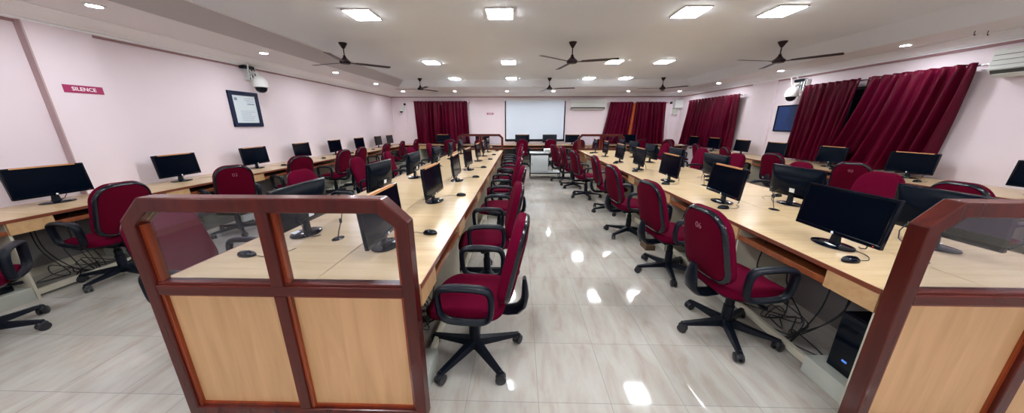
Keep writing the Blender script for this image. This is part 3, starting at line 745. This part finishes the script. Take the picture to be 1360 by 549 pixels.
# left wall desk: modules start at 2.3
mods_l = [(-.10, 1.10), (1.10, 2.30)] + [(2.30 + 1.2 * k, 2.30 + 1.2 * (k + 1)) for k in range(8)]
mods_l = [m for m in mods_l if m[1] < 11.5]
mods_l[-1] = (mods_l[-1][0], 11.48)
desk_row('lw', (-4.36, 0, 0), PI / 2, mods_l, .735, 11.48, side_at='end', groupname='the left wall desk', labels='maple worktop running along the left wall under the certificate')
desk_row_rev((5.40, 0, 0), [m_ for m_ in mods_l if m_[1] < 10.9], .87, 'the right wall desk', 'maple worktop running along the right wall under the curtains')
# far wall desk facing -y: local x -> +x, depth +y
mods_f = [(XL + .02 + 1.26 * k, XL + .02 + 1.26 * (k + 1)) for k in range(9)]
mods_f[-1] = (mods_f[-1][0], XR - .02)
desk_row('fw', (0, 11.5, 0), 0, mods_f, .90, XR - .02, side_at='end', groupname='the far wall desk', lam='lamx', labels='maple worktop along the far wall below the projection screen')

# ------------------------------------------------------------------ partitions
def partition(label, x, y, w, flip=1, back=False):
    t = thing('glazed_partition', label, 'partition', (x, y, 0), 0, 'mahogany and ply partitions')
    H_, c, m = 1.235, .11, .058
    out = [(0, 0), (w, 0), (w, H_ - c), (w - c, H_), (c, H_), (0, H_ - c)]
    c2 = c - m * .586 + .0
    ins = [(m, .06), (w - m, .06), (w - m, H_ - c - m * .42), (w - c - m * .42, H_ - .068), (c + m * .42, H_ - .068), (m, H_ - c - m * .42)]
    T = .075
    def ringmesh(o_, i_, y0, y1, name, mat, parent, bev=0):
        bm = bmesh.new(); n = len(o_)
        v = [[bm.verts.new((a, yy, b)) for a, b in pl] for yy in (y0, y1) for pl in (o_, i_)]
        of, if_, ob, ib = v
        for k in range(n):
            j = (k + 1) % n
            bm.faces.new((of[k], of[j], if_[j], if_[k])); bm.faces.new((ob[j], ob[k], ib[k], ib[j]))
            bm.faces.new((of[j], of[k], ob[k], ob[j])); bm.faces.new((if_[k], if_[j], ib[j], ib[k]))
        bmesh.ops.recalc_face_normals(bm, faces=bm.faces[:])
        if bev: bmesh.ops.bevel(bm, geom=[e for e in bm.edges if len(e.link_faces) == 2 and e.calc_face_angle(0) > .5], offset=bev, segments=2, affect='EDGES', profile=.5)
        q = MB(); q._add(bm); return q.build(name, mat, parent)
    ringmesh(out, ins, 0, T, 'frame', M['mahog'], t, .006)
    MB().box(m, w - m, .002, T - .002, .748, .80, .004).box(m, w - m, .012, T - .012, .798, .812, .003).build('mid_rail', M['mahogx'], t)
    cx = w / 2
    post = MB().box(cx - .029, cx + .029, .001, T - .001, .06, .748, .004).box(cx - .029, cx + .029, .001, T - .001, .80, H_ - .068 + .002, .004)
    post.build('centre_post', M['mahog'], t)
    # inner beads round the openings
    bd = MB()
    for (a0, a1) in ((m, cx - .029), (cx + .029, w - m)):
        for z0, z1 in ((.06, .748),):
            bd.box(a0, a0 + .016, .012, T - .012, z0, z1).box(a1 - .016, a1, .020, T - .02, z0, z1).box(a0, a1, .020, T - .02, z0, z0 + .014).box(a0, a1, .020, T - .02, z1 - .014, z1)
    bd.box(m, m + .014, .02, T - .02, .80, ins[2][1]).box(cx - .045, cx - .029, .02, T - .02, .80, H_ - .068).box(cx + .029, cx + .045, .02, T - .02, .80, H_ - .068).box(w - m - .014, w - m, .02, T - .02, .80, ins[2][1])
    bd.build('bead', M['bead'], t)
    for (a0, a1) in ((m, cx - .029), (cx + .029, w - m)):
        MB().box(a0 + .004, a1 - .004, .030, .045, .065, .73).build('wood_panel', M['ply'], t)
    # glass panes
    zt = H_ - .068 - .003
    MB().prism([(m + .003, .80), (cx - .030, .80), (cx - .030, zt), (c + m * .42, zt), (m + .003, H_ - c - m * .42)], .034, .039, 'XZ').build('glass_pane', M['glass'], t)
    MB().prism([(cx + .030, .80), (w - m - .003, .80), (w - m - .003, H_ - c - m * .42), (w - c - m * .42, zt), (cx + .030, zt)], .034, .039, 'XZ').build('glass_pane', M['glass'], t)
    sc = MB()
    for a, b in ((c + .0, H_), (w - c, H_)):
        sc.lathe([(0, 0), (.005, 0), (.005, .002), (0, .003)], 10, (a + (.02 if a < w / 2 else -.02), T / 2, H_))
    sc.build('screw', M['chrome'], t)
    return t
partition('mahogany framed partition with two glass panes and ply panels, nearest on the left', -1.80, 1.235, 1.31)
partition('mahogany framed partition with glass and ply, cut by the right edge of the photo', 1.738, 1.235, 1.40)
partition('small looking far partition closing the left island end by the projection screen', -1.90, 9.385, 1.405)
partition('small looking far partition closing the right island end by the air conditioner', 1.79, 9.385, 1.42)

# ------------------------------------------------------------------ cable grommets and cables
gr0 = None
for i, (x, y, s) in enumerate(((-1.30, 1.98, 'left island behind the partition glass'), (2.42, 1.72, 'right island beside the nearest monitor'), (2.45, 2.82, 'right island behind the second monitor'), (2.47, 3.98, 'right island behind the third monitor'))):
    t = thing('cable_grommet', 'black oval cable grommet with a cable on the ' + s, 'cable grommet', (x, y, .75), 0, 'cable grommets')
    e = lambda a, b, z: [(a * math.cos(2 * PI * k / 24), b * math.sin(2 * PI * k / 24), z) for k in range(24)]
    MB().loft([e(.034, .050, 0), e(.036, .053, .002), e(.03, .046, .006), e(.012, .02, .0065)]).build('cover', M['gloss'], t, True)
    MB().tube([(0, 0, .004), (.0, .02, .05), (.012, .055, .13), (.0, .10, .19), (-.06 if i == 0 else .05, .14, .20)], .0032, 6).build('cable', M['cable'], t, True)
    MB().lathe([(0, 0), (.008, .001), (.009, .01), (.009, .03), (.006, .034), (0, .034)], 10, (.010, .045, .105)).build('plug', M['cable'], t, True)
rnd = random.Random(4)
def tangle(label, x0, x1, y0, y1, z1, seed):
    rnd = random.Random(seed); t = thing('cable_bundle', label, 'cables', ((x0 + x1) / 2, y0, 0), 0, 'tangled floor cables')
    for k in range(6):
        ya, yb = rnd.uniform(y0, y1), rnd.uniform(y0, y1); pts = []
        xs = rnd.uniform(x0, x1)
        ctl = [Vector((xs, ya, z1)), Vector((xs + rnd.uniform(-.03, .03), ya, z1 * .5)), Vector((rnd.uniform(x0, x1), (ya * 2 + yb) / 3, .05)), Vector((rnd.uniform(x0, x1), (ya + yb) / 2, .012)),
               Vector((rnd.uniform(x0, x1), (ya + 2 * yb) / 3, .10)), Vector((rnd.uniform(x0, x1), yb, .015)), Vector((rnd.uniform(x0, x1), yb + .2, .012))]
        n = len(ctl)
        for i in range(n - 1):
            p0, p1, p2, p3 = ctl[max(i - 1, 0)], ctl[i], ctl[i + 1], ctl[min(i + 2, n - 1)]
            for q in range(6):
                u = q / 6
                v = .5 * ((2 * p1) + (-p0 + p2) * u + (2 * p0 - 5 * p1 + 4 * p2 - p3) * u * u + (-p0 + 3 * p1 - 3 * p2 + p3) * u ** 3)
                v.z = max(v.z, .006); pts.append(v - t.location)
        MB().tube(pts, .0045, 6).build('cable', M['cable'], t, True)
tangle('tangle of black cables under the right island beside the nearest tower', 1.93, 2.28, 1.72, 2.28, .68, 1)
tangle('tangle of black cables under the right island, second bay', 1.93, 2.28, 2.80, 3.4, .68, 2)
tangle('tangle of black cables under the left wall desk, behind the nearest chair', -4.95, -4.5, 2.5, 3.1, .68, 3)
tangle('tangle of black cables under the left island aisle side', -1.0, -.62, 1.8, 2.3, .68, 5)
for i, (x, y, s) in enumerate(((1.66, 3.62, 'by the third chair right of the aisle'), (-.62, 2.62, 'under the second chair left of the aisle'))):
    tag(MB().box(-.06, .06, -.09, .09, 0, .065, .004).box(-.045, .045, -.07, .07, .065, .09, .004).build('wooden_block', M['boxcard'], loc=(x, y, 0)), 'small brown wooden block on the floor ' + s, 'block', 'wooden blocks')

# ------------------------------------------------------------------ things on the walls
def dome(label, x, y, z, rz):
    """bracket on wall, arm, white dome housing; local +y points away from wall"""
    t = thing('dome_camera', label, 'security camera', (x, y, z), rz, 'dome security cameras')
    MB().box(-.11, .05, 0, .07, .02, .20, .008).build('mount_box', M['acw'], t)
    cl = MB()
    for k in range(3): cl.box(-.09 + .05 * k, -.075 + .05 * k, .068, .074, .03, .19)
    cl.box(-.06, .12, .02, .10, .17, .215, .006).build('mount_clamp', M['black'], t)
    MB().tube([(0, .05, .10), (0, .12, .13), (0, .17, .12), (0, .18, .08)], .020, 10).build('arm', M['white'], t, True)
    MB().lathe([(0, .09), (.03, .09), (.055, .075), (.088, .03), (.098, -.03), (.100, -.065), (.092, -.07), (.0, -.07)], 28, (0, .19, -.01)).build('housing', M['white'], t, True)
    MB().lathe([(.076, -.07), (.074, -.095), (.058, -.125), (.03, -.143), (0, -.148)], 24, (0, .19, -.01)).build('dome_lens', M['gloss'], t, True)
    MB().tube([(.02, .05, .18), (.06, .14, .27), (.12, .16, .25), (.10, .13, .10), (.05, .09, .05)], .009, 8).build('conduit', M['wcable'], t, True)
    t.scale = (1.25, 1.25, 1.25); return t
dome('white dome security camera on the left wall above the framed certificate', XL, 5.9, 2.30, R(-90))
dome('white dome security camera on the right wall above the blue board', XR, 7.22, 2.22, R(90))
t = thing('framed_certificate', 'dark blue framed certificate on the left pink wall under the camera', 'picture frame', (XL, 5.72, 1.8))
fr = MB(); w, h, m = .62, .62, .07
fr.box(0, .03, -w / 2, -w / 2 + m, -h / 2, h / 2, .004).box(0, .03, w / 2 - m, w / 2, -h / 2, h / 2, .004).box(0, .0298, -w / 2, w / 2, h / 2 - m, h / 2, .004).box(0, .0298, -w / 2, w / 2, -h / 2, -h / 2 + m, .004)
fr.build('frame', M['navy'], t)
MB().box(.004, .014, -w / 2 + m - .01, w / 2 - m + .01, -h / 2 + m - .01, h / 2 - m + .01).build('certificate', M['paper'], t)
ln = MB(); rnd = random.Random(2)
ln.box(.014, .0150, -.20, -.14, .15, .20)
for k in range(3): ln.box(.014, .0150, .0 + .02 * k, .20, .19 - .03 * k, .197 - .03 * k)
ln.box(.014, .0150, .05, .2, .085, .105)
for k in range(9): ln.box(.014, .0150, -.12, .10 + rnd.uniform(0, .08), -.03 - .022 * k, -.026 - .022 * k)
ln.build('printed_lines', M['ink'], t)
t = thing('notice_board', 'dark blue notice board on the right wall between the two curtained windows', 'notice board', (XR, 7.48, 1.66))
fr = MB(); w, h, m = .60, .60, .025
fr.box(-.03, 0, -w / 2, -w / 2 + m, -h / 2, h / 2, .003).box(-.03, 0, w / 2 - m, w / 2, -h / 2, h / 2, .003).box(-.0298, 0, -w / 2, w / 2, h / 2 - m, h / 2, .003).box(-.0298, 0, -w / 2, w / 2, -h / 2, -h / 2 + m, .003)
fr.build('frame', M['gloss'], t)
MB().box(-.018, -.004, -w / 2 + m, w / 2 - m, -h / 2 + m, h / 2 - m).build('felt', M['navyboard'], t)
# signs
t = thing('silence_sign', 'small maroon SILENCE sign on the left wall pilaster', 'sign', (XL + .07, 3.565, 1.925))
MB().box(0, .006, -.165, .165, -.042, .042, .001).build('sign_board', M['sign'], t)
text_part('lettering', 'SILENCE', .055, M['signtxt'], t, (.0065, 0, 0), (R(90), 0, R(90)), bold=.0008, sx=1.0)
t = thing('wall_sign', 'tiny purple sign on the far wall left of the projection screen', 'sign', (-1.17, YF, 1.92))
MB().box(-.13, .13, -.008, 0, -.035, .035, .001).build('sign_board', M['sign'], t)
MB().box(-.09, .09, -.0095, -.008, -.006, .016).build('lettering', M['signtxt'], t)
# projection screen
t = thing('projection_screen', 'large white projection screen with black side borders on the far wall', 'projection screen', (.61, YF - .05, 0))
MB().box(-1.15, 1.15, -.002, .002, .93, 2.40).build('white_fabric', M['pscreen'], t)
MB().box(-1.19, -1.145, -.003, .003, .90, 2.40).box(1.145, 1.19, -.003, .003, .90, 2.40).box(-1.19, 1.19, -.003, .003, .88, .935).build('black_border', M['gloss'], t)
MB().lathe([(.0, 0), (.03, 0), (.033, .004), (.033, 2.50), (.03, 2.504), (0, 2.504)], 14, (-1.252, -.0, 2.43), 'X').build('roller_case', M['white'], t, True)
MB().box(-1.2, 1.2, -.012, .012, .855, .885, .004).build('bottom_bar', M['gloss'], t)
# air conditioners
def ac(label, x, y, z, rz, L, D=.2, H_=.36):
    t = thing('air_conditioner', label, 'air conditioner', (x, y, z), rz, 'wall air conditioners')
    pr = [(0, 0), (0, H_), (-D * .9, H_), (-D, H_ - .03), (-D * 1.02, .09), (-D * .9, .05), (-D * .55, .0)]
    MB().prism(pr, 0, L, 'YZ', bev=.004).build('body', M['acw'], t)
    MB().prism([(-D * .98, .028), (-D * .70, -.014), (-D * .71, -.018), (-D * .99, .024)], .05, L - .05, 'YZ').build('air_flap', M['acw'], t)
    MB().prism([(-D * .985, .075), (-D * .93, .048), (-D * .56, .004), (-D * .58, -.007), (-D * .95, .034), (-D * 1.035, .07)], .03, L - .03, 'YZ').build('outlet_grille', M['acg'], t)
    s = MB()
    for k in range(3): s.box(.02, L - .02, -D * 1.035, -D * 1.0, .13 + .06 * k, .134 + .06 * k)
    s.build('front_seam', M['acg'], t)
    return t
ac('cream wall air conditioner on the far wall right of the projection screen', 1.96, YF, 2.08, 0, 1.36)
ac('pale air conditioner high on the right wall, cut by the right edge of the photo', XR, 4.36, 2.13, R(-90), 1.2, .22, .33)
# boxes and small gear in the far corners
t = thing('wall_speaker', 'square cream box high in the far right corner', 'wall box', (6.13, YF, 2.27), 0)
MB().box(-.16, .16, -.16, 0, -.15, .15, .012).build('case', M['acw'], t)
MB().box(-.13, .13, -.165, -.16, -.12, .12, .002).build('cover', M['white'], t)
t = thing('junction_box', 'small grey wall box hanging below the cream box in the far right corner', 'wall box', (6.05, YF, 2.0), 0)
MB().box(-.10, .10, -.10, 0, -.11, .11, .008).build('case', M['acw'], t)
MB().box(-.085, .085, -.105, -.10, -.07, .085, .002).build('cover', M['plinth'], t)
for i, (x, z, s) in enumerate(((-4.56, 2.28, 'far left corner above the camera'), (5.88, 2.32, 'far right corner beside the cream box'))):
    t = thing('wall_lamp_holder', 'small black round wall fitting in the ' + s, 'wall fitting', (x, YF, z), 0, 'black round wall fittings')
    MB().lathe([(0, 0), (.04, 0), (.045, -.03), (.03, -.07), (0, -.075)], 16, (0, 0, 0), 'Y').build('body', M['gloss'], t, True)
    MB().lathe([(.05, 0), (.055, -.01), (.045, -.012)], 16, (0, 0, -.01), 'Y').build('ring', M['chrome'], t, True)
t = thing('wall_camera', 'small white camera with black lens in the far left corner', 'security camera', (-4.68, YF, 2.02), 0)
MB().box(-.07, .07, -.05, 0, .0, .16, .006).build('mount_box', M['acw'], t)
MB().lathe([(0, .03), (.06, .03), (.08, 0), (.08, -.03), (0, -.035)], 18, (0, -.12, .02)).build('housing', M['white'], t, True)
MB().lathe([(.062, -.03), (.05, -.07), (0, -.085)], 18, (0, -.12, .02)).build('lens', M['gloss'], t, True)
for i, (x, s) in enumerate(((5.9, 'left'), (6.06, 'right'))):
    tag(MB().tube([(0, 0, 0), (0, 0, -.04), (.012, 0, -.055), (.02, 0, -.04)], .004, 6).build('ceiling_hook', M['black'], loc=(x - .25, 4.3, ZS)), 'tiny black hook in the right soffit, the %s one' % s, 'hook', 'soffit hooks')

# ------------------------------------------------------------------ projector trolley
t = thing('projector_trolley', 'white and black wheeled trolley at the far end of the aisle', 'trolley', (.31, 8.62, 0))
# frame: x 0..0.88, y 0..0.45
f = MB()
for x in (.0, .86):
    for y in (0, .43): f.box(x, x + .02, y, y + .02, .07, .73)
f.box(0, .88, 0, .02, .14, .165).box(0, .88, .43, .45, .14, .165).box(0, .02, 0, .45, .14, .165).box(.86, .88, 0, .45, .14, .165).box(0, .54, 0, .45, .695, .72)
f.build('frame', M['gloss'], t)
MB().box(.01, .87, .01, .44, .165, .18).build('bottom_shelf', M['trolleyw'], t)
MB().box(.02, .52, .022, .43, .18, .67, .003).build('cabinet', M['trolleyw'], t)
d = MB().box(.025, .50, .008, .022, .19, .66, .004).build('door', M['trolleyw'], t)
MB().box(.05, .065, -.006, .008, .38, .45, .003).build('handle', M['chrome'], d)
MB().box(-.01, .56, -.01, .46, .72, .74, .004).build('cabinet_top', M['trolleyw'], t)
MB().box(.54, .89, -.01, .46, .72, .738, .004).build('side_top', M['gloss'], t)
MB().box(.55, .87, .01, .44, .50, .515).build('side_shelf', M['gloss'], t)
MB().box(.65, .67, .20, .22, .18, .72).build('support_post', M['gloss'], t)
for x in (.01, .87):
    for y in (.01, .44):
        MB().lathe([(0, -.012), (.028, -.012), (.032, -.008), (.032, .008), (.028, .012), (0, .012)], 16, (x, y, .032), 'X').box(x - .016, x + .016, y - .012, y + .012, .032, .075, .003).build('caster', M['caster'], t, True)
t = thing('projector', 'white projector standing on the trolley', 'projector', (.90, 8.86, .738))
MB().box(-.19, .19, -.14, .14, .012, .10, .015).build('body', M['white'], t)
MB().lathe([(0, 0), (.032, 0), (.034, -.02), (.026, -.022), (.02, -.012), (0, -.012)], 18, (.09, -.14, .055), 'Y').build('lens', M['gloss'], t, True)
v = MB()
for k in range(5): v.box(-.16, -.03, -.1425, -.14, .03 + .012 * k, .035 + .012 * k)
v.build('vent', M['acg'], t)
ft = MB()
for a in (-.15, .15):
    for b in (-.1, .1): ft.lathe([(.012, 0), (.012, .014)], 10, (a, b, 0))
ft.build('foot', M['black'], t)
for i, (x, s) in enumerate(((.92, 'left'), (1.06, 'right'))):
    t = thing('small_device', 'small white device on the trolley side shelf, the %s one' % s, 'device', (x, 8.78, .515), 0, 'devices on the trolley shelf')
    MB().box(-.055, .055, -.06, .06, 0, .07, .008).build('body', M['white'], t)
    MB().box(-.035, .035, -.0615, -.06, .02, .05).build('face_plate', M['trolleyw'], t)
t = thing('power_adapter', 'small grey box lying on the trolley top', 'device', (.55, 8.8, .74))
MB().box(-.05, .03, -.03, .03, 0, .022, .004).build('body', M['acw'], t)
MB().tube([(.03, 0, .01), (.08, .02, .006), (.12, .08, .004), (.16, .1, .004)], .003, 6).build('cord', M['cable'], t, True)

# ------------------------------------------------------------------ world, camera, view
w = bpy.data.worlds.new('World'); bpy.context.scene.world = w; w.use_nodes = True
w.node_tree.nodes['Background'].inputs[0].default_value = (.75, .78, .9, 1)
w.node_tree.nodes['Background'].inputs[1].default_value = 0.15
cd = bpy.data.cameras.new('camera'); cam = bpy.data.objects.new('camera', cd); C.objects.link(cam)
f = 397.0; pitch = math.atan(110.5 / f)
cd.sensor_fit = 'HORIZONTAL'; cd.sensor_width = 36; cd.lens = f / 1360 * 36; cd.clip_start = .05
cam.location = (0, 0, 1.55); cam.rotation_euler = (PI / 2 - pitch, 0, math.atan(10 * math.cos(pitch) / f))
sc = bpy.context.scene; sc.camera = cam
sc.view_settings.view_transform = 'Standard'; sc.view_settings.look = 'None'
sc.view_settings.gamma = 1; sc.view_settings.use_curve_mapping = False
sc.view_settings.exposure = 1.42
